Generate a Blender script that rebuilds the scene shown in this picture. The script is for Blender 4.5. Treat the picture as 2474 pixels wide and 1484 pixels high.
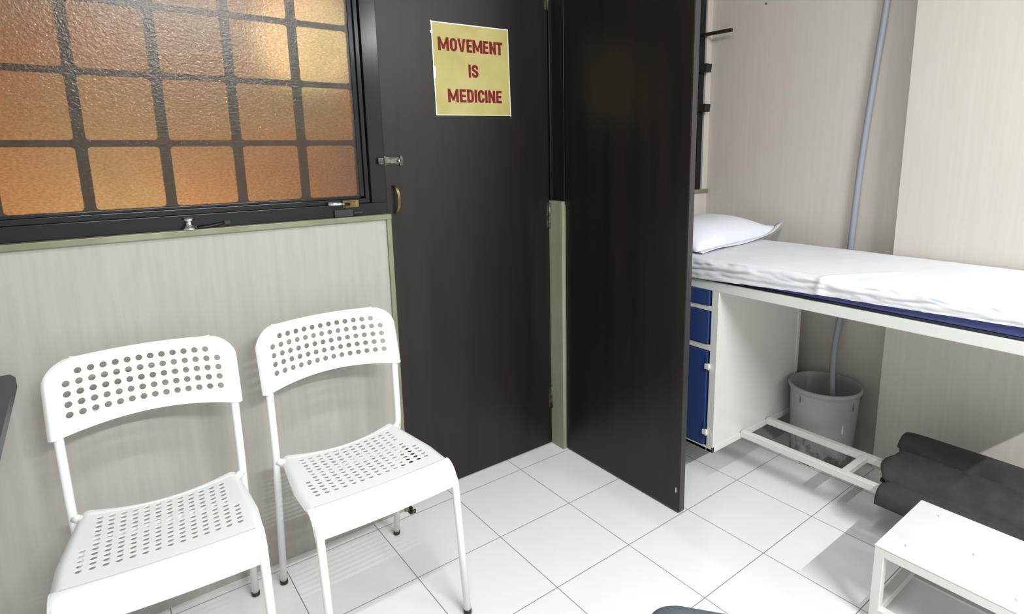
import bpy, bmesh, math, random
from mathutils import Vector, Matrix, noise
random.seed(7)
PI = math.pi
S = bpy.context.scene
for o in list(bpy.data.objects): bpy.data.objects.remove(o)
COL = S.collection

# ------------------------------------------------------------------ camera
W, H = 2474.0, 1484.0
FPX, CX, CY = 1424.239, 1329.292, 634.879
CAM = Vector((-0.36922, -1.84752, 1.30718))
ROT = Matrix(((0.781046, 0.126188, -0.611591), (-0.624359, 0.139072, -0.768657), (-0.01194, 0.98221, 0.187408)))
cd = bpy.data.cameras.new('camera'); cam = bpy.data.objects.new('camera', cd); COL.objects.link(cam)
cam.matrix_world = Matrix.Translation(CAM) @ ROT.to_4x4()
cd.sensor_fit = 'HORIZONTAL'; cd.sensor_width = 36.0; cd.lens = FPX / W * 36.0
cd.shift_x = -(CX - W / 2) / W; cd.shift_y = (CY - H / 2) / W
cd.clip_start = 0.02
S.camera = cam

# ------------------------------------------------------------------ world, exposure, lights
wd = bpy.data.worlds.new('world'); S.world = wd; wd.use_nodes = True
wd.node_tree.nodes['Background'].inputs[0].default_value = (0.85, 0.92, 1.0, 1)
wd.node_tree.nodes['Background'].inputs[1].default_value = 0.4
S.view_settings.view_transform = 'Standard'; S.view_settings.look = 'None'
S.view_settings.gamma = 1.0; S.view_settings.use_curve_mapping = False
S.view_settings.exposure = 0.80

def area(name, loc, target, sx, sy, power, color, along=(1, 0, 0)):
    l = bpy.data.lights.new(name, 'AREA'); l.shape = 'RECTANGLE'; l.size = sx; l.size_y = sy
    l.energy = power; l.color = color
    o = bpy.data.objects.new(name, l); COL.objects.link(o); o.location = loc
    d = Vector(target) - Vector(loc)
    z = -d.normalized(); x = Vector(along)
    y = z.cross(x).normalized(); x = y.cross(z).normalized()
    o.rotation_euler = Matrix((x, y, z)).transposed().to_euler()
    return o
# fluorescent batten on the ceiling behind the camera, running along the room
area('tube_light_main', (0.42, -3.40, 2.54), (0.42, -3.0, 0), 1.2, 0.03, 72, (0.97, 0.99, 1.0))
# second batten on the right-hand wall behind the viewer
area('tube_light_wall', (1.99, -3.15, 2.42), (0.9, -2.6, 0.6), 1.2, 0.05, 14, (0.97, 0.99, 1.0), (0, 1, 0))
# batten on the ceiling in the middle of the room
area('tube_light_centre', (0.15, -1.50, 2.56), (0.15, -1.50, 0), 1.2, 0.05, 14, (0.97, 0.99, 1.0))
# unseen warm point lights added behind the amber window to brighten its glass
pl_ = bpy.data.lights.new('glass_backlight', 'POINT'); pl_.energy = 10; pl_.color = (1.0, 0.86, 0.68); pl_.shadow_soft_size = .12  # added low, out of sight below the sill, to light the wall behind
plo = bpy.data.objects.new('glass_backlight', pl_); COL.objects.link(plo); plo.location = (-0.25, 0.70, 0.72)
pl2 = bpy.data.lights.new('gold_glow_light', 'POINT'); pl2.energy = 0.9; pl2.color = (1.0, 0.90, 0.62); pl2.shadow_soft_size = .22  # added for the gold glow at the upper right of the glass
plo2 = bpy.data.objects.new('gold_glow_light', pl2); COL.objects.link(plo2); plo2.location = (0.52, 0.98, 1.80)

# ------------------------------------------------------------------ materials
def mat(name, col=(.8, .8, .8), rough=.5, metal=0.0, spec=.5):
    m = bpy.data.materials.new(name); m.use_nodes = True
    b = m.node_tree.nodes['Principled BSDF']
    b.inputs['Base Color'].default_value = (*col, 1); b.inputs['Roughness'].default_value = rough
    b.inputs['Metallic'].default_value = metal; b.inputs['Specular IOR Level'].default_value = spec
    return m
def nd(m, t, **kw):
    n = m.node_tree.nodes.new(t)
    for k, v in kw.items(): setattr(n, k, v)
    return n
def lk(m, a, b): m.node_tree.links.new(a, b)
def noisy(m, c1, c2, scale=(10, 10, 10), detail=4, lo=.35, hi=.65, bump=0.0, bscale=None, dist=.001, nscale=1.0, rough=None):
    b = m.node_tree.nodes['Principled BSDF']
    tc = nd(m, 'ShaderNodeTexCoord'); mp = nd(m, 'ShaderNodeMapping'); mp.inputs['Scale'].default_value = scale
    lk(m, tc.outputs['Object'], mp.inputs[0])
    n = nd(m, 'ShaderNodeTexNoise'); n.inputs['Scale'].default_value = nscale; n.inputs['Detail'].default_value = detail
    lk(m, mp.outputs[0], n.inputs['Vector'])
    r = nd(m, 'ShaderNodeValToRGB'); r.color_ramp.elements[0].position = lo; r.color_ramp.elements[1].position = hi
    r.color_ramp.elements[0].color = (*c1, 1); r.color_ramp.elements[1].color = (*c2, 1)
    lk(m, n.outputs['Fac'], r.inputs[0]); lk(m, r.outputs[0], b.inputs['Base Color'])
    if bump:
        n2 = n
        if bscale:
            mp2 = nd(m, 'ShaderNodeMapping'); mp2.inputs['Scale'].default_value = bscale
            lk(m, tc.outputs['Object'], mp2.inputs[0])
            n2 = nd(m, 'ShaderNodeTexNoise'); n2.inputs['Scale'].default_value = 1; n2.inputs['Detail'].default_value = 3
            lk(m, mp2.outputs[0], n2.inputs['Vector'])
        bp = nd(m, 'ShaderNodeBump'); bp.inputs['Strength'].default_value = bump; bp.inputs['Distance'].default_value = dist
        lk(m, n2.outputs['Fac'], bp.inputs['Height']); lk(m, bp.outputs[0], b.inputs['Normal'])
    return m

M = {}
M['wallpaper'] = noisy(mat('wallpaper', rough=.62), (.605, .557, .50), (.645, .60, .545), (70, 70, 2.6), 6, .25, .75, .12, (160, 160, 6), .001)
M['panel'] = noisy(mat('wall_panel', rough=.55), (.355, .337, .302), (.405, .386, .348), (60, 60, 4), 7, .25, .75, .12, (160, 160, 8), .001)
M['plaster'] = mat('white_plaster', (.60, .60, .58), .8)
M['corridor'] = noisy(mat('corridor_paint', rough=.8), (.5, .35, .18), (.8, .62, .36), (1.1, 1, .8), 2, .3, .7)
M['espresso'] = noisy(mat('espresso_veneer', rough=.38, spec=.42), (.006, .0042, .004), (.014, .0085, .0075), (22, 22, 1.6), 6, .3, .7, .05, (90, 90, 4), .0005)
M['espresso_edge'] = mat('espresso_edge', (.035, .03, .033), .35)
M['black_gloss'] = mat('black_gloss_paint', (.006, .007, .009), .17, spec=.35)
M['black_matte'] = mat('black_matte_bar', (.012, .010, .010), .6)
M['trim'] = noisy(mat('olive_metal_trim', rough=.38, metal=.15), (.17, .17, .11), (.27, .265, .175), (9, 9, 9), 4, .3, .7)
M['post'] = noisy(mat('cream_trim', rough=.45), (.26, .26, .18), (.34, .335, .25), (9, 9, 4), 4, .3, .7)
M['white_powder'] = mat('white_powder_coat', (.83, .84, .84), .38)
M['white_enamel'] = mat('white_enamel', (.66, .67, .63), .32)
M['stool_white'] = mat('stool_top_enamel', (.70, .72, .72), .3)
M['blue'] = mat('blue_enamel', (.026, .055, .18), .38)
M['vinyl'] = mat('blue_vinyl', (.045, .058, .21), .4)
M['piping'] = mat('dark_piping', (.015, .02, .04), .5)
M['chrome'] = mat('chrome', (.7, .72, .74), .12, 1.0)
M['brass'] = noisy(mat('aged_brass', rough=.35, metal=1.0), (.11, .075, .03), (.24, .175, .08), (30, 30, 30), 3)
M['steel'] = noisy(mat('aged_steel', rough=.4, metal=.9), (.07, .066, .055), (.20, .195, .165), (60, 60, 60), 3)
M['plastic_black'] = mat('black_plastic', (.015, .015, .017), .5)
M['linen'] = noisy(mat('white_linen', rough=.85), (.65, .665, .71), (.70, .715, .75), (6, 6, 6), 3, .3, .7, .15, (40, 40, 40), .003)
M['pillowcase'] = noisy(mat('pillowcase', rough=.85), (.64, .665, .73), (.70, .72, .78), (6, 6, 6), 3, .3, .7, .15, (30, 30, 30), .004)
M['mat_dark'] = noisy(mat('charcoal_mat', rough=.85), (.026, .029, .030), (.043, .047, .048), (14, 14, 14), 4)
M['hose'] = mat('grey_hose', (.34, .355, .41), .45)
M['slate'] = mat('slate_vinyl', (.10, .125, .15), .45)
M['desk'] = mat('dark_grey_laminate', (.055, .052, .055), .5)
M['card'] = noisy(mat('yellow_card', rough=.5, spec=.3), (.40, .335, .115), (.49, .42, .17), (9, 9, 9), 4, .3, .7)
M['sleeve'] = mat('white_sleeve_edge', (.75, .77, .72), .3)
M['red'] = mat('red_ink', (.16, .008, .011), .55, spec=.25)

# bucket: grey plastic with grime towards the foot (dirt has its own shape)
def bucket_material():
    m = mat('grimy_plastic', rough=.55); b = m.node_tree.nodes['Principled BSDF']
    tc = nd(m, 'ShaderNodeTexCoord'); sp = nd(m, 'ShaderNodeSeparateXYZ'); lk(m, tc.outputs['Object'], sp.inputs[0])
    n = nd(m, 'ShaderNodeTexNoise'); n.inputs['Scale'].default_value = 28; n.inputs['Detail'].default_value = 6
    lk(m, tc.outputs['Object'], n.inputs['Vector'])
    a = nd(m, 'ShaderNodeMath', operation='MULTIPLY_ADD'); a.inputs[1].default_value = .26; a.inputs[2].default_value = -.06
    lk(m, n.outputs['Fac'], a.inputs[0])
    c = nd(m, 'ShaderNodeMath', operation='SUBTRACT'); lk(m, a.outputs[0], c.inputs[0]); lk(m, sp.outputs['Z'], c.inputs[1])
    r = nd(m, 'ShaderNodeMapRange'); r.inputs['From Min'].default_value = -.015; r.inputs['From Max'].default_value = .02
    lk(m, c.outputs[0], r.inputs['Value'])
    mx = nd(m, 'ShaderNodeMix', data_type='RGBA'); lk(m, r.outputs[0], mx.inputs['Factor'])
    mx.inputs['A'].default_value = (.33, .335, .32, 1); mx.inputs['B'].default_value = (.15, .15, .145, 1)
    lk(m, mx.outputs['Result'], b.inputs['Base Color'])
    return m
M['bucket'] = bucket_material()
M['grime'] = mat('dry_grime', (.10, .10, .095), .9)

# floor: white glazed tiles on a 310 mm grid with fine grey grout
TILE = .31
def tile_material():
    m = mat('white_floor_tile', rough=.13); b = m.node_tree.nodes['Principled BSDF']
    tc = nd(m, 'ShaderNodeTexCoord'); sp = nd(m, 'ShaderNodeSeparateXYZ'); lk(m, tc.outputs['Object'], sp.inputs[0])
    ds = []
    for ax in 'XY':
        d = nd(m, 'ShaderNodeMath', operation='PINGPONG'); d.inputs[1].default_value = TILE / 2
        ad = nd(m, 'ShaderNodeMath', operation='ADD'); ad.inputs[1].default_value = TILE * 40
        lk(m, sp.outputs[ax], ad.inputs[0]); lk(m, ad.outputs[0], d.inputs[0]); ds.append(d)
    mn = nd(m, 'ShaderNodeMath', operation='MINIMUM'); lk(m, ds[0].outputs[0], mn.inputs[0]); lk(m, ds[1].outputs[0], mn.inputs[1])
    r = nd(m, 'ShaderNodeMapRange'); r.inputs['From Min'].default_value = .0009; r.inputs['From Max'].default_value = .0016
    lk(m, mn.outputs[0], r.inputs['Value'])
    n = nd(m, 'ShaderNodeTexNoise'); n.inputs['Scale'].default_value = 3; lk(m, tc.outputs['Object'], n.inputs['Vector'])
    rr = nd(m, 'ShaderNodeValToRGB'); rr.color_ramp.elements[0].color = (.77, .78, .77, 1); rr.color_ramp.elements[1].color = (.83, .84, .83, 1)
    lk(m, n.outputs['Fac'], rr.inputs[0])
    mx = nd(m, 'ShaderNodeMix', data_type='RGBA'); lk(m, r.outputs[0], mx.inputs['Factor'])
    mx.inputs['A'].default_value = (.20, .18, .15, 1); lk(m, rr.outputs[0], mx.inputs['B'])
    lk(m, mx.outputs['Result'], b.inputs['Base Color'])
    r2 = nd(m, 'ShaderNodeMapRange'); r2.inputs['To Min'].default_value = .7; r2.inputs['To Max'].default_value = .13
    lk(m, r.outputs[0], r2.inputs['Value']); lk(m, r2.outputs[0], b.inputs['Roughness'])
    r3 = nd(m, 'ShaderNodeMapRange'); r3.inputs['From Max'].default_value = .004; lk(m, mn.outputs[0], r3.inputs['Value'])
    bp = nd(m, 'ShaderNodeBump'); bp.inputs['Distance'].default_value = .0008; bp.inputs['Strength'].default_value = .5
    lk(m, r3.outputs[0], bp.inputs['Height']); lk(m, bp.outputs[0], b.inputs['Normal'])
    return m
M['tile'] = tile_material()

def amber_glass():
    m = mat('amber_cathedral_glass', rough=.24); b = m.node_tree.nodes['Principled BSDF']
    b.inputs['Transmission Weight'].default_value = 1.0; b.inputs['IOR'].default_value = 1.33
    tc = nd(m, 'ShaderNodeTexCoord')
    mp = nd(m, 'ShaderNodeMapping'); mp.inputs['Scale'].default_value = (1.6, 1, 2.4); mp.inputs['Location'].default_value = (.35, 0, .2)
    lk(m, tc.outputs['Object'], mp.inputs[0])
    n = nd(m, 'ShaderNodeTexNoise'); n.inputs['Scale'].default_value = 1.0; n.inputs['Detail'].default_value = 3; n.inputs['Distortion'].default_value = .6
    lk(m, mp.outputs[0], n.inputs['Vector'])
    r = nd(m, 'ShaderNodeValToRGB'); e = r.color_ramp.elements
    e[0].position = .32; e[0].color = (.58, .49, .28, 1); e[1].position = .72; e[1].color = (.62, .40, .34, 1)
    a = e.new(.44); a.color = (.74, .56, .36, 1); a = e.new(.56); a.color = (.82, .50, .28, 1)
    lk(m, n.outputs['Fac'], r.inputs[0])
    ng = nd(m, 'ShaderNodeTexNoise'); ng.inputs['Scale'].default_value = 190; ng.inputs['Detail'].default_value = 4
    mg = nd(m, 'ShaderNodeMapping'); mg.inputs['Scale'].default_value = (.7, 1, 1.3); lk(m, tc.outputs['Object'], mg.inputs[0]); lk(m, mg.outputs[0], ng.inputs['Vector'])
    rg = nd(m, 'ShaderNodeMapRange'); rg.inputs['From Min'].default_value = .3; rg.inputs['From Max'].default_value = .7; rg.inputs['To Min'].default_value = .62; rg.inputs['To Max'].default_value = 1.08
    lk(m, ng.outputs['Fac'], rg.inputs['Value'])
    vm = nd(m, 'ShaderNodeVectorMath', operation='SCALE'); lk(m, r.outputs[0], vm.inputs[0]); lk(m, rg.outputs[0], vm.inputs['Scale'])
    lk(m, vm.outputs[0], b.inputs['Base Color'])
    n2 = nd(m, 'ShaderNodeTexNoise'); n2.inputs['Scale'].default_value = 150; n2.inputs['Detail'].default_value = 3
    lk(m, tc.outputs['Object'], n2.inputs['Vector'])
    bp = nd(m, 'ShaderNodeBump'); bp.inputs['Distance'].default_value = .0016; bp.inputs['Strength'].default_value = .6
    lk(m, n2.outputs['Fac'], bp.inputs['Height']); lk(m, bp.outputs[0], b.inputs['Normal'])
    b.inputs['Coat Weight'].default_value = .5; b.inputs['Coat Roughness'].default_value = .09; b.inputs['Coat IOR'].default_value = 1.4
    n3 = nd(m, 'ShaderNodeTexNoise'); n3.inputs['Scale'].default_value = 170; n3.inputs['Detail'].default_value = 2
    lk(m, tc.outputs['Object'], n3.inputs['Vector'])
    b3 = nd(m, 'ShaderNodeBump'); b3.inputs['Distance'].default_value = .0013; b3.inputs['Strength'].default_value = .8
    lk(m, n3.outputs['Fac'], b3.inputs['Height']); lk(m, b3.outputs[0], b.inputs['Coat Normal'])
    return m
M['glass'] = amber_glass()

# ------------------------------------------------------------------ mesh helpers
def bx(bm, x0, x1, y0, y1, z0, z1, bevel=0.0):
    t = bmesh.new()
    bmesh.ops.create_cube(t, size=1)
    for v in t.verts:
        v.co = Vector((x0 + (v.co.x + .5) * (x1 - x0), y0 + (v.co.y + .5) * (y1 - y0), z0 + (v.co.z + .5) * (z1 - z0)))
    if bevel:
        bmesh.ops.bevel(t, geom=list(t.edges), offset=bevel, segments=2, affect='EDGES', profile=.5)
    merge(bm, t)
    return bm
def merge(bm, t):
    mp = {}
    for v in t.verts: mp[v] = bm.verts.new(v.co)
    for f in t.faces:
        try: nf = bm.faces.new([mp[v] for v in f.verts]); nf.smooth = f.smooth
        except ValueError: pass
    t.free()
def box(x0, x1, y0, y1, z0, z1, bevel=0.0): return bx(bmesh.new(), x0, x1, y0, y1, z0, z1, bevel)
def smooth_path(pts, r, n=5):
    """round the corners of a polyline with radius about r"""
    pts = [Vector(p) for p in pts]; out = [pts[0]]
    for i in range(1, len(pts) - 1):
        a, b, c = pts[i - 1], pts[i], pts[i + 1]
        d1 = (a - b); d2 = (c - b); k = min(r, d1.length * .45, d2.length * .45)
        p, q = b + d1.normalized() * k, b + d2.normalized() * k
        for j in range(n + 1):
            t = j / n; out.append(p * (1 - t) ** 2 + b * 2 * t * (1 - t) + q * t * t)
    out.append(pts[-1]); return out
def tube(bm, pts, r, seg=14, caps=True):
    pts = [Vector(p) for p in pts]; rings = []
    up = Vector((0.01, 0, 1)) if abs((pts[1] - pts[0]).normalized().z) < .9 else Vector((1, 0, 0.01))
    nrm = None
    for i, p in enumerate(pts):
        t = (pts[min(i + 1, len(pts) - 1)] - pts[max(i - 1, 0)]).normalized()
        if nrm is None: nrm = (up - t * up.dot(t)).normalized()
        else: nrm = (nrm - t * nrm.dot(t)).normalized()
        b = t.cross(nrm); rr = r[i] if isinstance(r, (list, tuple)) else r
        rings.append([bm.verts.new(p + (nrm * math.cos(a) + b * math.sin(a)) * rr) for a in [2 * PI * j / seg for j in range(seg)]])
    for a, b in zip(rings, rings[1:]):
        for j in range(seg):
            f = bm.faces.new((a[j], a[(j + 1) % seg], b[(j + 1) % seg], b[j])); f.smooth = True
    if caps: bm.faces.new(rings[0][::-1]); bm.faces.new(rings[-1])
    return bm
def lathe(bm, prof, c, seg=32, axis=None):
    rings = []
    for r, z in prof:
        rings.append([bm.verts.new((c[0] + r * math.cos(a), c[1] + r * math.sin(a), c[2] + z)) for a in [2 * PI * j / seg for j in range(seg)]])
    for a, b in zip(rings, rings[1:]):
        for j in range(seg):
            f = bm.faces.new((a[j], a[(j + 1) % seg], b[(j + 1) % seg], b[j])); f.smooth = True
    if prof[0][0] > 1e-6: bm.faces.new(rings[0][::-1])
    if prof[-1][0] > 1e-6: bm.faces.new(rings[-1])
    return bm
def sheet(bm, nu, nv, fn):
    g = [[bm.verts.new(fn(i / nu, j / nv)) for j in range(nv + 1)] for i in range(nu + 1)]
    for i in range(nu):
        for j in range(nv):
            f = bm.faces.new((g[i][j], g[i + 1][j], g[i + 1][j + 1], g[i][j + 1])); f.smooth = True
    return g

def obj(name, bm, m, parent=None, clean=True, origin=None):
    if clean: bmesh.ops.remove_doubles(bm, verts=bm.verts, dist=1e-6)
    bmesh.ops.recalc_face_normals(bm, faces=bm.faces)
    me = bpy.data.meshes.new(name)
    if origin is not None:
        for v in bm.verts: v.co -= Vector(origin)
    bm.to_mesh(me); bm.free(); me.materials.append(m)
    o = bpy.data.objects.new(name, me); COL.objects.link(o)
    if origin is not None: o.location = origin
    if parent is not None: o.parent = parent
    return o
def thing(name, label, cat, loc=(0, 0, 0), rz=0, group=None):
    o = bpy.data.objects.new(name, None); COL.objects.link(o); o.empty_display_size = .05
    o.location = loc; o.rotation_euler = (0, 0, rz); o['label'] = label; o['category'] = cat
    if group: o['group'] = group
    return o
def tag(o, label, cat, group=None):
    o['label'] = label; o['category'] = cat
    if group: o['group'] = group
    return o
def struct(name, bm, m, label=None, parent=None):
    o = obj(name, bm, m, parent)
    if parent is None: o['kind'] = 'structure'
    if label: o['label'] = label
    return o
def struct_empty(name, loc, label=None):
    o = bpy.data.objects.new(name, None); COL.objects.link(o); o.location = loc; o['kind'] = 'structure'; o.empty_display_size = .05
    if label: o['label'] = label
    return o

# ------------------------------------------------------------------ room shell
XW, XE, YS, ZC = -2.6, 2.165, -4.7, 2.62      # left end, far wall, wall behind the camera, ceiling
YW = .037                                     # face of the window wall
XP, YP = 2.06, -.92                           # face and corner of the protruding part of the far wall
struct('floor', box(XW - .1, 2.4, YS - .1, .60, -.06, 0), M['tile'], 'glossy white square floor tiles with thin grey grout')
struct('ceiling', box(XW - .1, 2.4, YS - .1, 1.5, ZC, ZC + .06), M['plaster'], 'plain white ceiling')
b = bmesh.new(); pts = [(XE, .60), (XE, YP), (XP, YP), (XP, YS), (2.40, YS), (2.40, .60)]
lo = [b.verts.new((x, y, 0)) for x, y in pts]; hi = [b.verts.new((x, y, ZC)) for x, y in pts]
b.faces.new(lo[::-1]); b.faces.new(hi)
for i in range(6): b.faces.new((lo[i], lo[(i + 1) % 6], hi[(i + 1) % 6], hi[i]))
struct('wall_right', b, M['wallpaper'], 'cream vertically grained wall stepping forward beside the couch')
struct('wall_back', box(XW - .1, XP, YS - .1, YS, 0, ZC), M['plaster'], 'plain white wall behind the viewer')
struct('wall_side', box(XW - .1, XW, YS, YW + .1, 0, ZC), M['plaster'], 'plain white side wall')
# window wall: apron below the sill, pier, lintel
b = box(XW, .4445, YW, YW + .10, 0, 1.087)
bx(b, XW, -1.25, YW, YW + .10, 1.087, ZC)
bx(b, -1.25, 2.165, YW, YW + .10, 2.16, ZC)
struct('wall_left', b, M['panel'], 'grey beige grained wall panel below the amber window')
b = box(1.192, 2.165, YW, YW + .10, 0, 1.085)
bx(b, 2.125, 2.165, YW, YW + .10, 1.085, 2.16)
struct('wall_corner', b, M['wallpaper'], 'strip of cream wall under the second window behind the couch')
# metal trims
b = box(-2.6, .4445, .026, .062, 1.087, 1.1035, .0015)
struct('trim_1', b, M['trim'], 'olive metal edging along the window sill')
b = box(.428, .4445, .029, .050, 0.0, 1.087, .0015)
struct('trim_2', b, M['trim'], 'olive metal edging down the corner of the wall panel')
b = box(1.174, 1.1905, .012, .137, 0.0, 1.10, .001)
struct('trim_3', b, M['post'], 'cream metal clad jamb between the two dark doors')
b = box(1.1885, 1.2005, .012, .137, 1.1005, 2.16, .001)
bx(b, 1.174, 1.1885, .082, .137, 1.1005, 2.16, .001)
struct('trim_4', b, M['espresso'], 'dark upper door jamb')
b = box(.4445, 1.174, .06, .137, 2.085, 2.16)
struct('trim_5', b, M['espresso_edge'], 'dark door head')
b = box(.4455, .450, .006, .034, 0.0, .022, .001)
bx(b, .4455, .458, .004, .010, .0, .014, .001); bx(b, .436, .458, .004, .028, 0, .003, .0005)
struct('trim_6', b, M['steel'], 'small rusty foot bracket at the corner of the wall panel')
# corridor beyond the amber window
struct('wall_corridor', box(-3.2, 3.0, 1.30, 1.38, 0, ZC), M['corridor'], 'warm lit corridor wall seen through the amber glass')

# ------------------------------------------------------------------ window 1
win = struct_empty('window_1', (-.4, .06, 1.104), 'amber textured glass window with a dark square grille and black frame')
def child(name, bm, m, parent, origin=None):
    """mesh given in world coordinates, parented to an unrotated empty"""
    loc = Vector(parent.matrix_world.translation) if False else WLOC(parent)
    for v in bm.verts: v.co -= loc
    return obj(name, bm, m, parent)
def WLOC(o):
    l = Vector(o.location)
    while o.parent: o = o.parent; l += Vector(o.location)
    return l
b = bmesh.new()
bx(b, -1.25, .4435, .052, .112, 1.1037, 1.143, .0015)       # bottom member
bx(b, .390, .4435, .052, .112, 1.143, 2.10, .0015)          # right member, broad glossy face
bx(b, -1.25, -1.20, .052, .112, 1.143, 2.10, .0015)
bx(b, -1.25, .4435, .052, .112, 2.10, 2.16, .0015)
child('window_frame', b, M['black_gloss'], win)
b = bmesh.new()
for (x0, x1, z0, z1) in ((-1.198, .386, 1.1435, 1.159), (.3725, .386, 1.159, 2.09), (-1.198, -1.18, 1.159, 2.09), (-1.198, .386, 2.075, 2.09)):
    bx(b, x0, x1, .058, .085, z0, z1, .0015)
for (x0, x1, z0, z1) in ((-1.18, .3725, 1.159, 1.1665), (.357, .3725, 1.159, 2.075)):
    bx(b, x0, x1, .066, .085, z0, z1, .001)
child('sash', b, M['black_gloss'], win)
child('glass_pane', box(-1.19, .36, .069, .073, 1.162, 2.08), M['glass'], win)
b = bmesh.new()
bars_x = [.191 - .1795 * k for k in range(0, 8)]; bars_z = [1.338, 1.515, 1.690, 1.866, 2.04]
gy0, gy1 = .079, .089
for x in bars_x: bx(b, x - .0125, x + .0125, gy0, gy1, 1.15, 2.09)
for z in bars_z: bx(b, -1.19, .37, gy0 + .001, gy1 - .001, z - .0085, z + .0085)
bx(b, -1.19, .37, gy0 + .001, gy1 - .001, 1.150, 1.168)
bx(b, .355, .375, gy0 + .001, gy1 - .001, 1.15, 2.09)
zs = [1.1595] + bars_z
for x in bars_x + [.3675]:
    for z in zs:
        for sx in (-1, 1):
            for sz in (-1, 1):
                cx_, cz_ = x + sx * .0115, z + sz * .0080; k = .011
                vs = [(cx_, cz_), (cx_ + sx * k, cz_), (cx_ + sx * k * .3, cz_ + sz * k * .3), (cx_, cz_ + sz * k)]
                f1 = [b.verts.new((q[0], gy0 + .002, q[1])) for q in vs]; f2 = [b.verts.new((q[0], gy1 - .002, q[1])) for q in vs]
                b.faces.new(f1); b.faces.new(f2[::-1])
                for i in range(4): b.faces.new((f1[i], f1[(i + 1) % 4], f2[(i + 1) % 4], f2[i]))
child('grille', b, M['black_matte'], win)
# chrome knob standing on the sill, black stay bar, brass cockspur latch
b = bmesh.new()
lathe(b, [(.0, 0), (.020, 0), (.0205, .003), (.017, .006), (.0135, .009), (.0095, .014), (.0085, .019), (.010, .0225), (.0145, .026), (.015, .0285), (.011, .032), (0, .033)], (-.139, .040, 1.1037), 28)
kn = child('knob', b, M['chrome'], win); kn['label'] = 'round chrome knob on the sill'
b = bmesh.new(); tube(b, smooth_path([(-.118, .036, 1.1065), (-.085, .040, 1.109), (-.045, .047, 1.1155)], .01), .0035, 8)
bx(b, -.052, -.036, .043, .052, 1.110, 1.120, .001)
child('stay_bar', b, M['plastic_black'], win)
b = box(.292, .345, .049, .058, 1.1325, 1.1555, .0012)
tube(b, [(.331, .049, 1.150), (.331, .045, 1.150)], .003, 8); tube(b, [(.300, .049, 1.136), (.300, .045, 1.136)], .003, 8)
lt = child('latch', b, M['brass'], win)
b = bmesh.new(); tube(b, smooth_path([(.312, .046, 1.144), (.28, .040, 1.147), (.243, .041, 1.1475)], .01), [.005] * 3 + [.006] * 5, 10)
lv = obj('lever', b, M['chrome'], lt); lv.location = -WLOC(lt)
b = box(.262, .322, .044, .052, 1.1045, 1.127, .001); bx(b, .322, .352, .040, .052, 1.112, 1.118, .001)  # plain dark block below the latch
child('dark_block', b, M['plastic_black'], win)

# ------------------------------------------------------------------ door 1 (closed, carries the notice)
d1 = struct_empty('door_1', (.81, .11, 0), 'closed dark espresso door with a yellow notice')
child('door_leaf', box(.4465, 1.172, .092, .130, .006, 2.082, .0015), M['espresso'], d1)
b = box(.447, .5265, .0885, .092, 1.2655, 1.2905, .0008)
bx(b, .452, .5245, .0805, .0890, 1.269, 1.287, .0012)
bx(b, .452, .461, .083, .0925, 1.2615, 1.2945, .0008); bx(b, .512, .521, .083, .0925, 1.2615, 1.2945, .0008)
blt = child('slide_bolt', b, M['steel'], d1)
b = bmesh.new(); lathe(b, [(0, 0), (.0055, .001), (.0065, .005), (.0045, .009), (0, .010)], (0, 0, 0), 16)
for v in b.verts: v.co = Vector((.506 + v.co.x, .0805 - v.co.z, 1.279 + v.co.y))
kb = obj('bolt_knob', b, M['chrome'], blt); kb.location = -WLOC(blt)
b = box(.417, .4345, .040, .0517, 1.268, 1.289, .001)
child('bolt_keeper', b, M['steel'], d1)
# arched pull handle
b = bmesh.new(); n = 18
def arch(u, v):
    a = PI * u; w = .009
    z = 1.146 + .048 * math.cos(a) * 1.0; out = .018 * math.sin(a) ** .8
    ths = [(-w / 2, 0), (w / 2, 0), (w / 2, .0045), (-w / 2, .0045)]
    return ths, z, out
rings = []
for i in range(n + 1):
    ths, z, out = arch(i / n, 0)
    rings.append([b.verts.new((.483 + .012 * math.sin(PI * i / n) + p[0], .0915 - out - p[1], z)) for p in ths])
for a_, c_ in zip(rings, rings[1:]):
    for j in range(4): b.faces.new((a_[j], a_[(j + 1) % 4], c_[(j + 1) % 4], c_[j]))
b.faces.new(rings[0][::-1]); b.faces.new(rings[-1])
child('pull_handle', b, M['brass'], d1)
for z0, z1 in ((.985, 1.093), (.175, .275), (1.85, 1.95)):
    b = bmesh.new(); tube(b, [(1.1715, .0885, z0), (1.1715, .0885, z1)], .0045, 10)
    bx(b, 1.157, 1.171, .0905, .0920, z0 + .004, z1 - .004)
    for k in range(1, 4):
        zz = z0 + (z1 - z0) * k / 4; tube(b, [(1.1715, .0885, zz - .001), (1.1715, .0885, zz + .001)], .0052, 10)
    child('hinge', b, M['steel'], d1)

# ------------------------------------------------------------------ door 2 (open at a right angle)
d2 = struct_empty('door_2', (1.204, .01, 0), 'dark espresso door leaf standing open at a right angle to the wall')
child('door_leaf', box(1.1915, 1.2175, -.620, .011, .006, 2.10, .004), M['espresso'], d2)
child('edge_band', box(1.192, 1.2170, -.6212, -.6190, .010, 2.095, .0004), M['espresso_edge'], d2)
b = bmesh.new()
for q in ([(-.6045, .098), (-.601, .101), (-.600, .084), (-.6035, .078), (-.6055, .086)],):
    f1 = [b.verts.new((1.1912, y, z)) for y, z in q]; f2 = [b.verts.new((1.1918, y, z)) for y, z in q]
    b.faces.new(f1); b.faces.new(f2[::-1])
    for i in range(len(q)): b.faces.new((f1[i], f1[(i + 1) % len(q)], f2[(i + 1) % len(q)], f2[i]))
c_ = child('paint_chip', b, M['white_enamel'], d2); c_['label'] = 'small pale chip near the free bottom corner'

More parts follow.
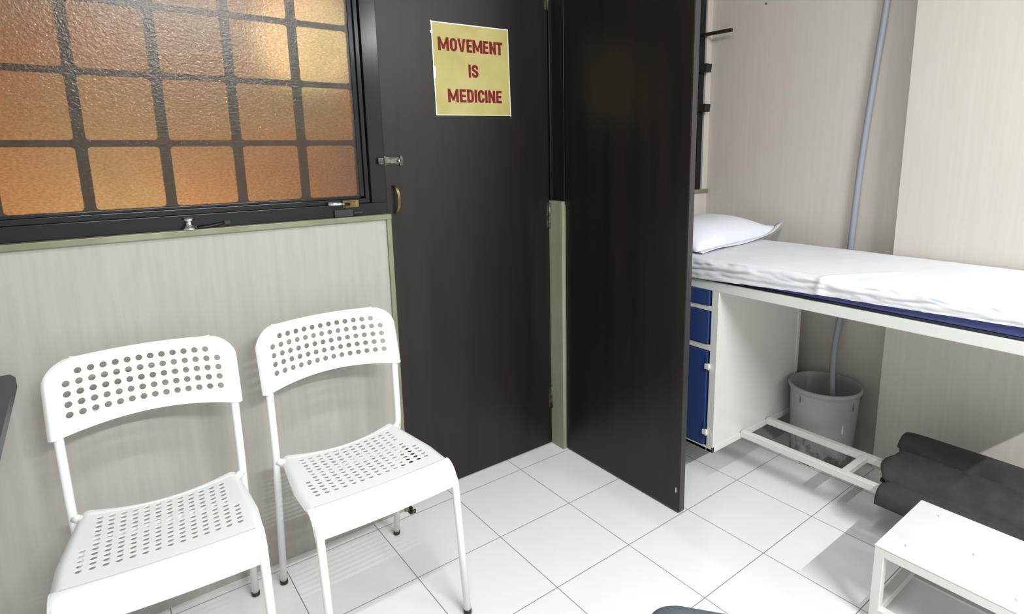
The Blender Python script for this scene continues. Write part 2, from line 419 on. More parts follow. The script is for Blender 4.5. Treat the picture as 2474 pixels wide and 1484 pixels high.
# ------------------------------------------------------------------ window 2 (mostly hidden behind the open door)
w2 = struct_empty('window_2', (1.7, .06, 1.09), 'black framed window above the couch, mostly hidden by the open door')
b = bmesh.new()
bx(b, 2.085, 2.124, .046, .10, 1.1035, 2.12, .001); bx(b, 1.30, 1.34, .046, .10, 1.1035, 2.12, .001)
bx(b, 1.30, 2.124, .046, .10, 2.12, 2.16, .001); bx(b, 1.34, 2.085, .046, .10, 1.1035, 1.14, .001)
child('window_frame', b, M['black_gloss'], w2)
child('glass_pane', box(1.335, 2.09, .070, .074, 1.135, 2.125), M['glass'], w2)
child('window_sill', box(1.20, 2.164, .026, .10, 1.0852, 1.1030, .001), M['trim'], w2)
child('stay_bar', box(2.105, 2.120, -.112, .046, 1.842, 1.857, .0008), M['plastic_black'], w2)
for z in (1.690, 1.502):
    b = bmesh.new(); hh = .0195
    pr = [(.046, hh), (-.005, hh), (.000, -hh), (.046, -hh + .002)]
    f1 = [b.verts.new((2.075, y, z + q)) for y, q in pr]; f2 = [b.verts.new((2.118, y, z + q)) for y, q in pr]
    b.faces.new(f1); b.faces.new(f2[::-1])
    for i in range(4): b.faces.new((f1[i], f1[(i + 1) % 4], f2[(i + 1) % 4], f2[i]))
    bmesh.ops.bevel(b, geom=list(b.edges), offset=.0015, segments=2, affect='EDGES')
    child('bracket', b, M['plastic_black'], w2)

# ------------------------------------------------------------------ notice on the door
po = thing('poster', 'yellow card notice with red capital letters stuck on the dark closed door', 'poster', (.822, .0915, 1.596))
po.rotation_euler = (0, math.radians(-1.05), 0)
PW, PH = .3215, .3155
obj('card', box(-PW / 2, PW / 2, -.0012, 0, -PH / 2, PH / 2), M['card'], po)
b = bmesh.new(); e = .0026
bx(b, -PW / 2 - .001, PW / 2 + .001, -.0019, 0, PH / 2 - e, PH / 2 + .001); bx(b, -PW / 2 - .001, PW / 2 + .001, -.0019, 0, -PH / 2 - .001, -PH / 2 + e * .6)
bx(b, -PW / 2 - .001, -PW / 2 + e, -.0018, 0, -PH / 2, PH / 2); bx(b, PW / 2 - e * .8, PW / 2 + .001, -.0018, 0, -PH / 2, PH / 2)
def flat(b, q, y0, y1):
    f1 = [b.verts.new((x, y0, z)) for x, z in q]; f2 = [b.verts.new((x, y1, z)) for x, z in q]
    b.faces.new(f1); b.faces.new(f2[::-1]); n = len(q)
    for i in range(n): b.faces.new((f1[i], f1[(i + 1) % n], f2[(i + 1) % n], f2[i]))
flat(b, [(-PW / 2 - .002, .012), (-PW / 2 + .007, .008), (-PW / 2 + .0085, -.014), (-PW / 2 + .0065, -.032), (-PW / 2 - .0025, -.034)], -.0021, -.0002)
flat(b, [(-PW / 2 - .006, .128), (-PW / 2 + .001, .126), (-PW / 2 + .001, .118), (-PW / 2 - .004, .119)], -.0016, -.0002)
flat(b, [(PW / 2 - .003, -PH / 2 + .002), (PW / 2 + .002, -PH / 2 + .002), (PW / 2 + .001, -PH / 2 - .007), (PW / 2 - .002, -PH / 2 - .003)], -.0016, -.0002)
flat(b, [(-PW / 2 - .004, PH / 2 + .001), (-PW / 2 + .002, PH / 2 + .004), (-PW / 2 + .003, PH / 2 - .003), (-PW / 2 - .001, PH / 2 - .006)], -.0016, -.0002)
sl = obj('sleeve_edge', b, M['sleeve'], po, clean=False); sl['label'] = 'white torn edge of the clear sleeve'
# glyphs: polygons in a unit-height box, stroke .24
def poly_arc(cx_, cy_, rx, ry, a0, a1, n=10): return [(cx_ + rx * math.cos(math.radians(a0 + (a1 - a0) * i / n)), cy_ + ry * math.sin(math.radians(a0 + (a1 - a0) * i / n))) for i in range(n + 1)]
def strip(outer, inner):   # quads between two equally long polylines
    return [[outer[i], outer[i + 1], inner[i + 1], inner[i]] for i in range(len(outer) - 1)]
def path_strip(pts, t):
    out, inn = [], []
    for i, p in enumerate(pts):
        a = Vector(pts[max(i - 1, 0)]); c = Vector(pts[min(i + 1, len(pts) - 1)]); d = (c - a).normalized(); nn = Vector((-d.y, d.x)) * t / 2
        out.append((p[0] + nn.x, p[1] + nn.y)); inn.append((p[0] - nn.x, p[1] - nn.y))
    return strip(out, inn)
T_ = .23
def R_(x0, x1, y0, y1): return [(x0, y0), (x1, y0), (x1, y1), (x0, y1)]
def glyph(ch, w):
    t = T_
    if ch == 'I': return [R_(0, w, 0, 1)]
    if ch == 'T': return [R_(0, w, 1 - .2, 1), R_(w / 2 - t / 2, w / 2 + t / 2, 0, .81)]
    if ch == 'E': return [R_(0, t, 0, 1), R_(t - .01, w, 0, .19), R_(t - .01, w, .81, 1), R_(t - .01, w * .92, .41, .59)]
    if ch == 'M':
        m = w / 2
        return [R_(0, t, 0, 1), R_(w - t, w, 0, 1), [(t - .02, 1), (t - .02, .58), (m - .09, .12), (m, .12), (m, .42)], [(w - t + .02, 1), (m, .42), (m, .12), (m + .09, .12), (w - t + .02, .58)]]
    if ch == 'N': return [R_(0, t, 0, 1), R_(w - t, w, 0, 1), [(t - .02, 1), (t - .02, .55), (w - t + .02, 0), (w - t + .02, .45)]]
    if ch == 'V': return [[(0, 1), (t + .02, 1), (w / 2 + .0, .22), (w / 2, 0), (w / 2 - .12, 0)], [(w, 1), (w / 2 + .12, 0), (w / 2, 0), (w / 2, .22), (w - t - .02, 1)]]
    if ch == 'D':
        r = .30
        o = [(t - .01, 1)] + poly_arc(w - r, 1 - r, r, r, 90, 0, 6) + poly_arc(w - r, r, r, r, 0, -90, 6) + [(t - .01, 0)]
        i_ = [(t - .01, .81)] + poly_arc(w - r, 1 - r, max(r - t, .05), r - .19, 90, 0, 6) + poly_arc(w - r, r, max(r - t, .05), r - .19, 0, -90, 6) + [(t - .01, .19)]
        return [R_(0, t, 0, 1)] + strip(o, i_)
    if ch in 'OC':
        r = w / 2; a0, a1 = (0, 360) if ch == 'O' else (20, 340)
        if ch == 'O':
            o = poly_arc(r, 1 - r, r, r, 0, 180, 12) + poly_arc(r, r, r, r, 180, 360, 12); o.append(o[0])
            ri = r - t; i_ = poly_arc(r, 1 - r, ri, r - .19, 0, 180, 12) + poly_arc(r, r, ri, r - .19, 180, 360, 12); i_.append(i_[0])
            return strip(o, i_)
        o = [(w, .63)] + poly_arc(r, 1 - r, r, r, 0, 180, 12) + poly_arc(r, r, r, r, 180, 360, 12) + [(w, .37)]
        ri = r - t; i_ = [(w - t, .63)] + poly_arc(r, 1 - r, ri, r - .19, 0, 180, 12) + poly_arc(r, r, ri, r - .19, 180, 360, 12) + [(w - t, .37)]
        return strip(o, i_)
    if ch == 'S':
        r = w / 2 - t / 2; c = w / 2; yt, yb = 1 - .10 - r, .10 + r
        p = [(c + r, yt - .04)] + poly_arc(c, yt, r, r, 0, 180, 10) + [(c - r, yt - .06), (c - r * .55, .5 + .07), (c + r * .55, .5 - .07), (c + r, yb + .06)] + poly_arc(c, yb, r, r, 0, -180, 10) + [(c - r, yb + .04)]
        return path_strip(p, .215)
def line(text, xs, z0, h):
    b = bmesh.new()
    for ch, (xa, xb) in zip(text, xs):
        w = (xb - xa) / h
        for q in glyph(ch, w): flat(b, [(xa + x * h, z0 + y * h) for x, y in q], -.0016, -.0010)
    return obj('lettering', b, M['red'], po, clean=False)
ox = .822
xs1 = [(.6835, .727), (.731, .7605), (.762, .796), (.799, .8225), (.8245, .8665), (.869, .893), (.897, .926), (.928, .956)]
line('MOVEMENT', [(a - ox, c - ox) for a, c in xs1], 1.6595 - 1.596, .0455)
line('IS', [(a - ox, c - ox) for a, c in [(.8025, .8125), (.8155, .845)]], 1.5725 - 1.596, .0455)
s0 = lambda x: .7115 + (x - 277) * .0003235
line('MEDICINE', [(s0(a) - ox, s0(c) - ox) for a, c in [(277, 413), (428, 512), (522, 612), (622, 655), (666, 756), (764, 796), (806, 903), (916, 995)]], 1.4835 - 1.596, .0465)

# ------------------------------------------------------------------ perforated chairs
def perforated(bm, us, vs, holes, r_u, r_v, fn):
    """us, vs: cell boundaries; 4 subdivisions per cell; holes: set of (i, j) cells with a round hole"""
    fine = lambda a: [a[i] + (a[i + 1] - a[i]) * k / 4 for i in range(len(a) - 1) for k in range(4)] + [a[-1]]
    U, V = fine(us), fine(vs); vt = {}; sgn = 1 if vs[-1] > vs[0] else -1
    def vert(i, j):
        if (i, j) not in vt: vt[(i, j)] = bm.verts.new(fn(U[i], V[j]))
        return vt[(i, j)]
    for ci in range(len(us) - 1):
        for cj in range(len(vs) - 1):
            if (ci, cj) not in holes:
                for a in range(4):
                    for c in range(4):
                        i, j = ci * 4 + a, cj * 4 + c
                        f = bm.faces.new((vert(i, j), vert(i + 1, j), vert(i + 1, j + 1), vert(i, j + 1))); f.smooth = True
            else:
                i0, j0 = ci * 4, cj * 4
                ring = [(i0 + k, j0) for k in range(4)] + [(i0 + 4, j0 + k) for k in range(4)] + [(i0 + 4 - k, j0 + 4) for k in range(4)] + [(i0, j0 + 4 - k) for k in range(4)]
                cu, cv = (us[ci] + us[ci + 1]) / 2, (vs[cj] + vs[cj + 1]) / 2
                circ = []
                for k in range(16):
                    a = -3 * PI / 4 + 2 * PI * k / 16
                    circ.append(bm.verts.new(fn(cu + r_u * math.cos(a), cv + sgn * r_v * math.sin(a))))
                for k in range(16):
                    f = bm.faces.new((vert(*ring[k]), vert(*ring[(k + 1) % 16]), circ[(k + 1) % 16], circ[k])); f.smooth = True

def make_chair(label, loc, rz):
    t = thing('perforated_chair', label, 'chair', loc, rz, 'white perforated chairs against the wall panel')
    # seat ---------------------------------------------------------------
    pu, pv = .0236, .0195
    us = [-1.0, -.97, -.93] + [(-7 + k) * pu for k in range(15)] + [.93, .97, 1.0]     # outer bands use |u| > .9 as a relative code
    nb = 3
    us = [-.2, -.19, -.18] + [(-7 + k) * pu for k in range(15)] + [.18, .19, .2]
    v0 = .122
    vs = [.170, .150] + [v0 - k * pv for k in range(13)]                  # 12 rows down to -.112
    flatend = vs[-1]
    vs += [flatend - .02, flatend - .04, flatend - .055, flatend - .072, flatend - .090, flatend - .110, flatend - .135]
    zt = .4475
    def prof(v):                                                        # v: arclength coordinate, returns y, z
        bend = -.158; rad = .052
        if v >= bend: return v, zt
        s = bend - v; a = min(s / rad, math.radians(76))
        y = bend - rad * math.sin(a); z = zt - rad * (1 - math.cos(a)); rest = s - rad * a
        if rest > 0: y -= rest * math.cos(a); z -= rest * math.sin(a)
        return y, z
    def sf(u, v):
        y, z = prof(v)
        hw = .170 + .026 * min(1, max(0, (.15 - v) / .20)) ** .8
        au = abs(u)
        if au > 7 * pu: x = 7 * pu + (au - 7 * pu) / (.2 - 7 * pu) * (hw - 7 * pu)
        else: x = au * min(1, hw / (7 * pu + .006))
        if v > v0:
            k = (v - v0) / (.170 - v0); yb = .132 + .030 * min(1, (x / .17)) ** 2
            y = v0 + (yb - v0) * k
        e = max(0, (x - (hw - .020)) / .020)
        f = min(1, max(0, (.05 - v) / .2))
        dish = .013 * (1 - (x / hw) ** 2) * (1 - .6 * f)
        drop = .012 * e * e
        if v > -.158: z = z - dish - drop
        else: z = z - dish * .6 - drop * .3; y = y + .004 * (x / hw) ** 2 + .010 * e * e * .6
        if v > .145: z += .002
        return Vector((math.copysign(x, u), y, z))
    holes = set()
    for i in range(14):
        for j in range(12):
            if 1 <= i <= 12 or j >= 7: holes.add((i + 3, j + 2))
    b = bmesh.new(); perforated(b, us, vs, holes, .0068, .0068, sf)
    o = obj('seat', b, M['white_powder'], t); md = o.modifiers.new('thickness', 'SOLIDIFY'); md.thickness = .0022; md.offset = 0; es = o.modifiers.new('edges', 'EDGE_SPLIT'); es.split_angle = math.radians(50)
    # backrest -----------------------------------------------------------
    p = .0246
    us = [-.203, -.198, -.190, -.180] + [(-7 + k) * p for k in range(15)] + [.180, .190, .198, .203]
    zb = .650
    vs = [zb, zb + .010, zb + .022, zb + .036] + [zb + .036 + k * .0243 for k in range(1, 6)] + [.8145, .819, .8225, .825]
    def bf(u, z):
        R = .055; zc = .8225 - R; hw = .203
        if z > zc: hw = .203 - R + math.sqrt(max(0, R * R - min(z - zc, R) ** 2))
        x = abs(u)
        if hw < .203 and x > .1476: x = .1476 + (x - .1476) * (hw - .1476) / (.203 - .1476)
        x = math.copysign(x, u)
        if z < zb + .036: z = z + .012 * (1 - (x / .19) ** 2) * (1 - (z - zb) / .036)
        y = .136 + .24 * (z - .65) + .050 * (1 - (min(abs(x), .195) / .195) ** 2)
        e = max(0, (abs(x) - (hw - .016)) / .016)
        ez = max(0, (z - .811) / .014)
        y += .012 * min(1, e) ** 2 + .010 * min(1, ez) ** 2
        return Vector((x, y, z))
    holes = {(i + 4, j + 3) for i in range(14) for j in range(5) if not (j == 4 and i in (0, 13))}
    b = bmesh.new(); perforated(b, us, vs, holes, .0074, .0074, bf)
    bmesh.ops.remove_doubles(b, verts=b.verts, dist=1e-5)
    bmesh.ops.dissolve_degenerate(b, edges=b.edges, dist=1e-6)
    o = obj('backrest', b, M['white_powder'], t); md = o.modifiers.new('thickness', 'SOLIDIFY'); md.thickness = .0024; md.offset = 1; es = o.modifiers.new('edges', 'EDGE_SPLIT'); es.split_angle = math.radians(50)
    # legs ---------------------------------------------------------------
    r = .0102
    for s in (-1, 1):
        b = bmesh.new()
        tube(b, smooth_path([(s * .186, .225, .010), (s * .186, .160, .43), (s * .186, .152, .47), (s * .186, .153, .66), (s * .188, .183, .750), (s * .182, .190, .778)], .02), r)
        l = obj('leg', b, M['white_powder'], t)
        b = bmesh.new(); tube(b, [(s * .186, .2258, 0), (s * .186, .2225, .014)], .0112); obj('foot_cap', b, M['plastic_black'], l)
        b = bmesh.new()
        tube(b, smooth_path([(s * .188, -.243, .010), (s * .186, -.206, .405), (s * .184, -.175, .4335), (s * .176, -.12, .4315), (s * .160, .10, .4315), (s * .166, .142, .433), (s * .184, .154, .440)], .035), r)
        l = obj('leg', b, M['white_powder'], t)
        b = bmesh.new(); tube(b, [(s * .188, -.2437, 0), (s * .188, -.2420, .014)], .0112); obj('foot_cap', b, M['plastic_black'], l)
    b = bmesh.new(); tube(b, [(-.165, .04, .4255), (.165, .04, .4255)], .006, 10); obj('crossbar', b, M['white_powder'], t)
    return t
ch = make_chair('white perforated metal chair on the right, standing next to the dark closed door', (.167, -.292, 0), .009)
c2 = ch.copy(); COL.objects.link(c2); c2.location = (-.307, -.273, 0); c2.rotation_euler = (0, 0, -.092)
c2['label'] = 'white perforated metal chair on the left, standing beside the dark grey tabletop corner'
for k in list(ch.children):
    q = k.copy(); COL.objects.link(q); q.parent = c2
    for g in k.children:
        h = g.copy(); COL.objects.link(h); h.parent = q

# ------------------------------------------------------------------ examination couch
cx0, cx1 = 1.430, 2.040; cy0, cy1 = -1.80, -.045
cabY = -.583; cabB = .142; railB, railT = .786, .8215
couch = thing('examination_couch', 'white metal examination couch with a blue fronted cabinet under its head end', 'couch', (1.735, -.9, 0))
b = bmesh.new(); w = .032
bx(b, cx0, cx0 + w, cy0, cy1, railB, railT, .002); bx(b, cx1 - w, cx1, cy0, cy1, railB, railT, .002)
bx(b, cx0 + w, cx1 - w, cy0, cy0 + w, railB, railT, .002); bx(b, cx0 + w, cx1 - w, cy1 - w, cy1, railB, railT, .002)
bx(b, cx0 + w, cx1 - w, cy0 + w, cy1 - w, railT - .006, railT - .003)
child('frame', b, M['white_enamel'], couch)
for (x, y, zt) in ((cx0, cy0, railB), (cx1 - w, cy0, railB), (cx0 + .003, cy1 - w - .003, cabB), (cx1 - w - .003, cy1 - w - .003, cabB)):
    child('leg', box(x, x + w, y, y + w, 0, zt, .002), M['white_enamel'], couch)
cy_b = -.10
b = bmesh.new(); fw = .030                                   # cabinet carcass: angle frame + inset side panel
cx1c = 2.036
for (x, y) in ((cx0, cabY), (cx1c - .02, cabY), (cx0, cy_b - fw), (cx1c - .02, cy_b - fw)):
    bx(b, x, x + (.020 if x > cx0 + .1 else .010), y, y + (fw if True else 0), cabB, railB, .001)
bx(b, cx0, cx1c, cabY, cabY + .006, cabB, cabB + .024, .001)         # bottom rail on the side
bx(b, cx0 + .010, cx1c - .020, cabY + .004, cabY + .010, cabB + .02, railB)   # side panel slightly inset
bx(b, cx0, cx1c, cabY + .006, cy_b, cabB, cabB + .012)
bx(b, cx0 + .01, cx1c, cy_b - .008, cy_b, cabB, railB)
bx(b, cx1c - .006, cx1c, cabY + .006, cy_b - .008, cabB, railB)
fr = .002
for (z0, z1) in ((cabB, .160), (.551, .573), (.707, .725)):
    bx(b, cx0, cx0 + .010, cabY + fw, cy_b - fw, z0, z1, .001)
cab = child('cabinet', b, M['white_enamel'], couch)
ya, yb_ = cy_b - fw - .003, cabY + fw + .010
for (z0, z1) in ((.7275, .7850), (.5765, .7045)):
    dr = child('drawer', box(cx0 - .004, cx0 + .30, yb_, ya, z0, z1, .0015), M['blue'], couch)
    b = bmesh.new(); zc = (z0 + z1) / 2; tube(b, smooth_path([(cx0 - .003, -.38, zc), (cx0 - .022, -.38, zc), (cx0 - .022, -.28, zc), (cx0 - .003, -.28, zc)], .01), .004, 8)
    h = obj('handle', b, M['chrome'], dr); h.location = -WLOC(dr)
dr = child('cabinet_door', box(cx0 - .004, cx0 + .012, yb_, ya, .1665, .5475, .0015), M['blue'], couch)
for z in (.490, .222):
    b = box(cx0 - .013, cx0 + .0, yb_ - .0155, yb_ + .004, z - .010, z + .010, .0015)
    tube(b, [(cx0 - .008, yb_ - .012, z - .012), (cx0 - .008, yb_ - .012, z + .012)], .0045, 10)
    h = obj('hinge', b, M['white_enamel'], dr); h.location = -WLOC(dr)
    b = box(cx0 - .009, cx0 - .004, yb_ - .006, yb_ + .003, z + .011, z + .037, .001)
    h = obj('hinge_leaf', b, M['blue'], dr); h.location = -WLOC(dr)
b = bmesh.new()                                              # low shelf rails
for x in (1.616, 1.800):
    bx(b, x, x + .026, cy0 + w, cabY, .150, .176, .002)
for y in (-1.003, -1.42):
    bx(b, 1.642, 1.800, y, y + .024, .152, .175, .002)
child('shelf_rail', b, M['white_enamel'], couch)
child('shelf_rail', box(cx0 + w, cx1 - w, cy0, cy0 + w, .147, .178, .002), M['white_enamel'], couch)

# mattress and sheet
mt = thing('mattress', 'blue vinyl couch mattress mostly covered by the white sheet', 'mattress', (1.735, -.9, .822))
child('pad', box(cx0 + .004, cx1 - .004, cy0 + .01, cy1 + .03, .8300, .892, .008), M['vinyl'], mt)
child('edge_piping', box(cx0 + .006, cx1 - .006, cy0 + .012, cy1 + .028,   .8225, .8305, .003), M['piping'], mt)
def zbot(y):
    pts_ = [(-1.9, .868), (-1.48, .8600), (-1.0, .8475), (-.85, .8425), (-.70, .8355), (-.60, .8295), (-.50, .8250), (.1, .8235)]
    for (a, za), (c, zc) in zip(pts_, pts_[1:]):
        if a <= y <= c: return za + (zc - za) * (y - a) / (c - a)
    return pts_[0][1]
b = bmesh.new(); nu, nv = 260, 46
y0s, y1s = cy0 - .012, .0
def sh(u, v):
    y = y0s + (y1s - y0s) * u
    top = .9035 + .0025 * noise.noise(Vector((y * 3, 1.3, v * 2)))
    xf = cx0 - .006; xb = cx1 + .008
    if v < .46:                                               # flat top from the back edge
        x = xb + (xf + .028 - xb) * (v / .46); z = top
        if v < .05: z -= .012 * (1 - v / .05) ** 2
        d = (x - xf) / .3
        z += .0022 * noise.noise(Vector((y * 5 + x * 4, x * 8, 3))) * max(0, 1 - d) * 2
        z += .0015 * noise.noise(Vector((y * 14, x * 10, 5)))
    else:
        k = (v - .46) / .54
        zb = zbot(y) + .0012 * noise.noise(Vector((y * 25, 0, 9)))
        hgt = top - zb
        s = k * (hgt + .02)
        r = .028
        if s < r * PI / 2:
            a = s / r; x = xf + r - r * math.sin(a); z = top - r + r * math.cos(a)
        else:
            x = xf; z = top - r - (s - r * PI / 2)
        z = max(z, zb)
        amp = min(1, k * 3) * max(.25, 1 - k * .9)
        wv = noise.noise(Vector((y * 9 + z * 30, z * 70, 2.0)))
        wv2 = noise.noise(Vector((y * 24 - z * 40, z * 90, 6.0)))
        rid = abs(noise.noise(Vector((y * 7 + z * 18, z * 45, 11.0))))
        x -= amp * (.015 * wv + .007 * wv2 + .022 * max(0, .25 - rid)) + .001
        z += amp * .006 * noise.noise(Vector((y * 13, z * 30, 4.0))) * (1 - k)
    # diagonal crease running over the front edge
    cr = (y + .96) + (x - xf) * .55
    if v > .30: z += .006 * math.exp(-(cr / .012) ** 2) * (1 if v < .5 else .6); x -= .007 * math.exp(-((cr) / .014) ** 2) * (1 if v > .5 else 0)
    return Vector((x, y, z))
g = sheet(b, nu, nv, sh)
o = obj('bed_sheet', b, M['linen']); md = o.modifiers.new('thickness', 'SOLIDIFY'); md.thickness = .0012; md.offset = 1
tag(o, 'wrinkled white sheet spread over the couch mattress', 'sheet')

# pillow
pl = thing('pillow', 'plump white pillow at the head of the couch', 'pillow', (1.765, -.222, .905), math.radians(5))
b = bmesh.new(); n = 40; A, B_, HH = .318, .205, .097
def pil(side):
    def f(u, v):
        x, y = 2 * u - 1, 2 * v - 1
        px = A * x * (1 - .05 * (1 - y * y) * abs(x)); py = B_ * y * (1 - .07 * (1 - x * x) * abs(y))
        k = max(0, (1 - abs(x) ** 4.2) * (1 - abs(y) ** 2.4)) ** .48
        z = (HH * k if side > 0 else -.004 * k) + .010
        z += .0035 * noise.noise(Vector((x * 2.2, y * 2.2, side))) * (1 if side > 0 else .2) * k
        cnr = max(0, x * .5 + .5) ** 16 * max(0, -y * .5 + .5) ** 9
        z += .045 * cnr; px += .012 * cnr
        edge = max(0, x) ** 3 * max(0, -y) ** 8
        z += .006 * edge
        if y < 0 and side > 0: z += .004 * math.exp(-((y + .93) / .04) ** 2) * (1 - x * x)
        return Vector((px, py, z))
    return f
sheet(b, n, n, pil(1)); sheet(b, n, n, pil(-1))
obj('pillowcase', b, M['pillowcase'], pl)
b = bmesh.new()                                               # flange along the near edge and tip
def fl_(u, v):
    e = pil(1)(u, 0.0); out = v * .022
    lift = .004 * math.sin(u * 9) * v + .010 * v * u ** 3 - .003 * v
    return Vector((e.x + .012 * v * u ** 14, e.y - out, max(e.z + lift, .0015)))
sheet(b, 40, 3, fl_)
o = obj('flange', b, M['pillowcase'], pl); md = o.modifiers.new('thickness', 'SOLIDIFY'); md.thickness = .002

# ------------------------------------------------------------------ folded charcoal mat on the low rails
b = bmesh.new()
prof = [(1.572, .141), (1.578, .136), (1.592, .150), (1.600, .1765), (1.66, .1772), (1.74, .1775), (1.84, .1780), (1.90, .1785), (1.955, .185), (1.985, .205), (1.975, .235), (1.945, .262),
        (1.90, .272), (1.865, .262), (1.842, .240), (1.828, .226), (1.812, .236), (1.79, .254), (1.75, .262), (1.70, .254), (1.665, .234), (1.648, .214), (1.640, .2065), (1.628, .2080), (1.608, .205), (1.588, .186), (1.576, .162)]
def spline(P, n=4):
    out = []; N = len(P)
    for i in range(N):
        p0, p1, p2, p3 = [Vector(P[(i + k - 1) % N]) for k in range(4)]
        for j in range(n):
            t = j / n
            out.append(.5 * ((2 * p1) + (-p0 + p2) * t + (2 * p0 - 5 * p1 + 4 * p2 - p3) * t * t + (-p0 + 3 * p1 - 3 * p2 + p3) * t ** 3))
    return out
P = spline(prof, 3); NP = len(P)
def yend(x, z):    # the left end is uneven: the upper fold pokes out further
    e = -1.118
    if x > 1.84: e = -1.080 - .05 * max(0, (x - 1.93) / .05) ** 2
    elif x > 1.64: e = -1.108 + .014 * math.sin((x - 1.64) * 40) - .010 * max(0, (1.67 - x) / .03)
    else: e = -1.122 - .02 * max(0, (x - 1.60) / .04)
    return e
ny = 60; rings = []
for j in range(ny + 1):
    t = j / ny; ring = []
    for k, q in enumerate(P):
        ye = yend(q.x, q.y); y = ye + (-1.76 - ye) * t
        e = math.exp(-t * 30); c = Vector((1.77, .205))
        amp = .004 if q.y > .18 else 0
        x = q.x + amp * noise.noise(Vector((y * 5, q.x * 9, 1))); z = q.y + amp * noise.noise(Vector((y * 4, q.x * 7, 7)))
        z2 = z - (.006 * e if q.y > .19 else 0)
        ring.append(b.verts.new((x, y, z2)))
    rings.append(ring)
for a_, c_ in zip(rings, rings[1:]):
    for k in range(NP):
        f = b.faces.new((a_[k], a_[(k + 1) % NP], c_[(k + 1) % NP], c_[k])); f.smooth = True
b.faces.new(rings[0][::-1]); b.faces.new(rings[-1])
o = obj('exercise_mat', b, M['mat_dark'], origin=(1.77, -1.4, .177))
tag(o, 'folded charcoal mat lying across the low rails under the couch', 'mat')

# ------------------------------------------------------------------ bucket and drain hose
bk = thing('bucket', 'grimy grey plastic bucket on the floor under the couch with a hose in it', 'bucket', (1.985, -.735, 0))
b = bmesh.new()
lathe(b, [(0, .0), (.118, .0), (.120, .004), (.134, .300), (.136, .312), (.142, .315), (.1435, .322), (.142, .330), (.137, .332), (.1335, .327), (.131, .30), (.116, .010), (0, .008)], (0, 0, 0), 56)
obj('body', b, M['bucket'], bk)
b = bmesh.new()
def blob(b, ang, z, w_, h_, rr):
    q = [(-.3, -1), (.35, -1), (.6, -.5), (.5, .0), (.1, 1), (-.15, .8), (-.5, -.2)]
    vs_ = [b.verts.new(((rr + .0006) * math.cos(ang + a * w_ / rr), (rr + .0006) * math.sin(ang + a * w_ / rr), z + c * h_)) for a, c in q]
    b.faces.new(vs_)
ang0 = math.atan2(-1.11, -2.35)
blob(b, ang0 + .62, .185, .008, .021, .1290)
o = obj('paint_drip', b, M['white_enamel'], bk); md = o.modifiers.new('thickness', 'SOLIDIFY'); md.thickness = .0008; o['label'] = 'white paint drip'
for q_ in ((.50, .118, .013, .010, .1260), (.95, .275, .006, .018, .1332), (-.72, .285, .004, .014, .1336)):
    b = bmesh.new(); blob(b, ang0 + q_[0], *q_[1:])
    o = obj('dirt_mark', b, M['grime'], bk); md = o.modifiers.new('thickness', 'SOLIDIFY'); md.thickness = .0006; o['label'] = 'dark grime spot'
hp = smooth_path([(2.148, -.800, 2.615), (2.146, -.781, 1.87), (2.146, -.757, 1.585), (2.146, -.731, 1.23), (2.146, -.720, .89), (2.140, -.706, .60), (2.105, -.704, .44), (2.072, -.722, .33), (2.045, -.742, .24), (2.030, -.75, .15), (2.02, -.755, .014)], .12, 6)
b = bmesh.new(); tube(b, hp, .0125, 16)
o = obj('drain_hose', b, M['hose'], origin=(2.02, -.755, .012))
tag(o, 'grey drain hose hanging down the cream wall into the bucket', 'hose')
b = bmesh.new()
lathe(b, [(0, 0), (.004, .0005), (.004, .003), (0, .004)], (0, 0, 0), 12)
for v in b.verts: v.co = Vector((2.1645 - v.co.z, -.251 + v.co.x, 1.945 + v.co.y))
o = obj('nail', b, M['steel'], origin=(2.1645, -.251, 1.945)); tag(o, 'tiny nail high on the cream wall above the pillow', 'nail')

# ------------------------------------------------------------------ step stool
st = thing('step_stool', 'low white metal step stool in front of the couch', 'stool', (1.372, -1.475, 0))
sx0, sx1, sy0, sy1, sh_ = 1.2095, 1.534, -1.68, -1.270, .2405
child('top', box(sx0, sx1, sy0, sy1, sh_ - .004, sh_, .001), M['stool_white'], st)
lw = .025
for x in (sx0 + .001, sx1 - lw - .001):
    for y in (sy0 + .001, sy1 - lw - .001):
        child('leg', box(x, x + lw, y, y + lw, 0, sh_ - .004, .0015), M['white_enamel'], st)
b = bmesh.new()
for z0, z1 in ((sh_ - .029, sh_ - .0045), (.028, .050)):
    bx(b, sx0 + .001, sx0 + lw + .001, sy0 + lw, sy1 - lw, z0, z1, .0015); bx(b, sx1 - lw - .001, sx1 - .001, sy0 + lw, sy1 - lw, z0, z1, .0015)
    bx(b, sx0 + lw, sx1 - lw, sy0 + .001, sy0 + lw + .001, z0, z1, .0015); bx(b, sx0 + lw, sx1 - lw, sy1 - lw - .001, sy1 - .001, z0, z1, .0015)
    if z0 < .1: pass
child('frame_rail', b, M['white_enamel'], st)
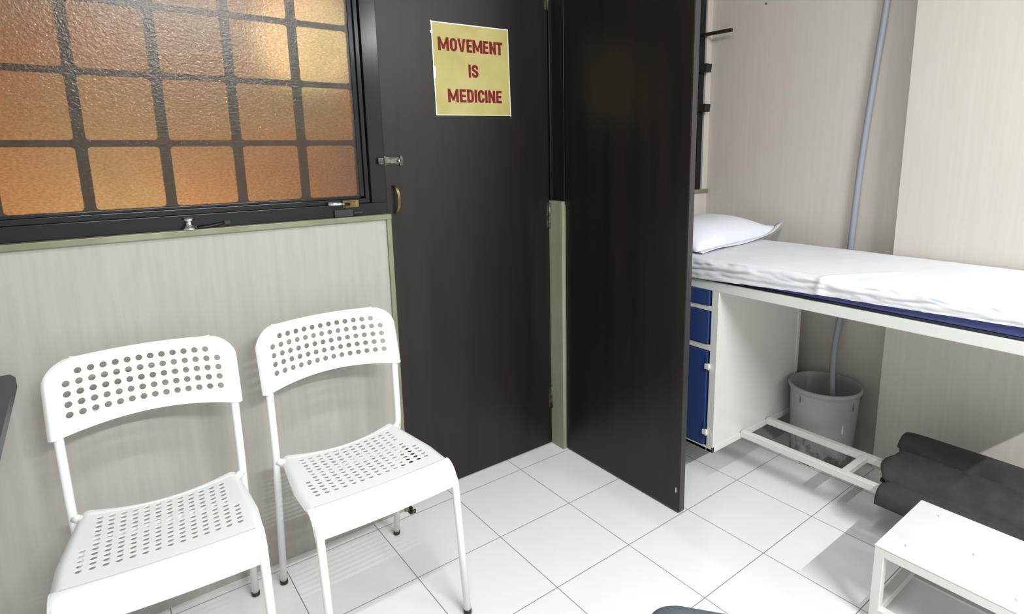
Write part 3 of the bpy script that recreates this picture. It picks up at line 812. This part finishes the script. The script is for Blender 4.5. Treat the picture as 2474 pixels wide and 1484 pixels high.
for (x, y) in ((1.267, -1.331), (1.484, -1.338), (1.366, -1.459), (1.258, -1.577), (1.484, -1.585)):
    b = bmesh.new(); lathe(b, [(.0065, 0), (.0062, .0015), (.004, .0030), (0, .0036)], (x, y, sh_), 16); child('rivet', b, M['stool_white'], st)

# ------------------------------------------------------------------ desk at the left edge
dk = thing('desk', 'dark grey desk whose corner shows at the left edge by the wall', 'desk', (-1.1, -.3, 0))
b = bmesh.new(); q = [(-1.75, .030), (-.552, .030), (-.540, -.006), (-.540, -.64), (-1.75, -.64)]
f1 = [b.verts.new((x, y, .765)) for x, y in q]; f2 = [b.verts.new((x, y, .789)) for x, y in q]
b.faces.new(f1[::-1]); b.faces.new(f2)
for i in range(5): b.faces.new((f1[i], f1[(i + 1) % 5], f2[(i + 1) % 5], f2[i]))
child('tabletop', b, M['desk'], dk)
for x in (-1.70, -.76):
    for y in (-.60, -.03): child('leg', box(x, x + .04, y - .02, y + .02, 0, .765, .003), M['desk'], dk)

# ------------------------------------------------------------------ padded stool at the bottom edge
pt = Vector((.364, -1.456)); ang = math.atan2(-.8, .6)
sl = thing('padded_stool', 'slate grey padded stool whose rounded seat edge shows at the bottom', 'stool', (pt.x, pt.y, 0), ang)
b = bmesh.new()
def rsq(s, r, n=8):
    out = []
    for cxs, cys, a0 in ((1, 1, 0), (-1, 1, 90), (-1, -1, 180), (1, -1, 270)):
        for i in range(n + 1):
            a = math.radians(a0 + 90 * i / n); out.append((cxs * (s - r) + r * math.cos(a), cys * (s - r) + r * math.sin(a)))
    return out
rings = []
for s, z in ((.188, .405), (.196, .411), (.200, .425), (.198, .440), (.190, .449), (.165, .453), (.10, .455)):
    rings.append([b.verts.new((x, y, z)) for x, y in rsq(s, .05)])
for a_, c_ in zip(rings, rings[1:]):
    for k in range(len(a_)): f = b.faces.new((a_[k], a_[(k + 1) % len(a_)], c_[(k + 1) % len(a_)], c_[k])); f.smooth = True
b.faces.new(rings[0][::-1]); b.faces.new(rings[-1])
obj('seat', b, M['slate'], sl)
for sxx in (-1, 1):
    for syy in (-1, 1):
        b = bmesh.new(); tube(b, [(sxx * .15, syy * .15, 0), (sxx * .14, syy * .14, .406)], .012); obj('leg', b, M['plastic_black'], sl)
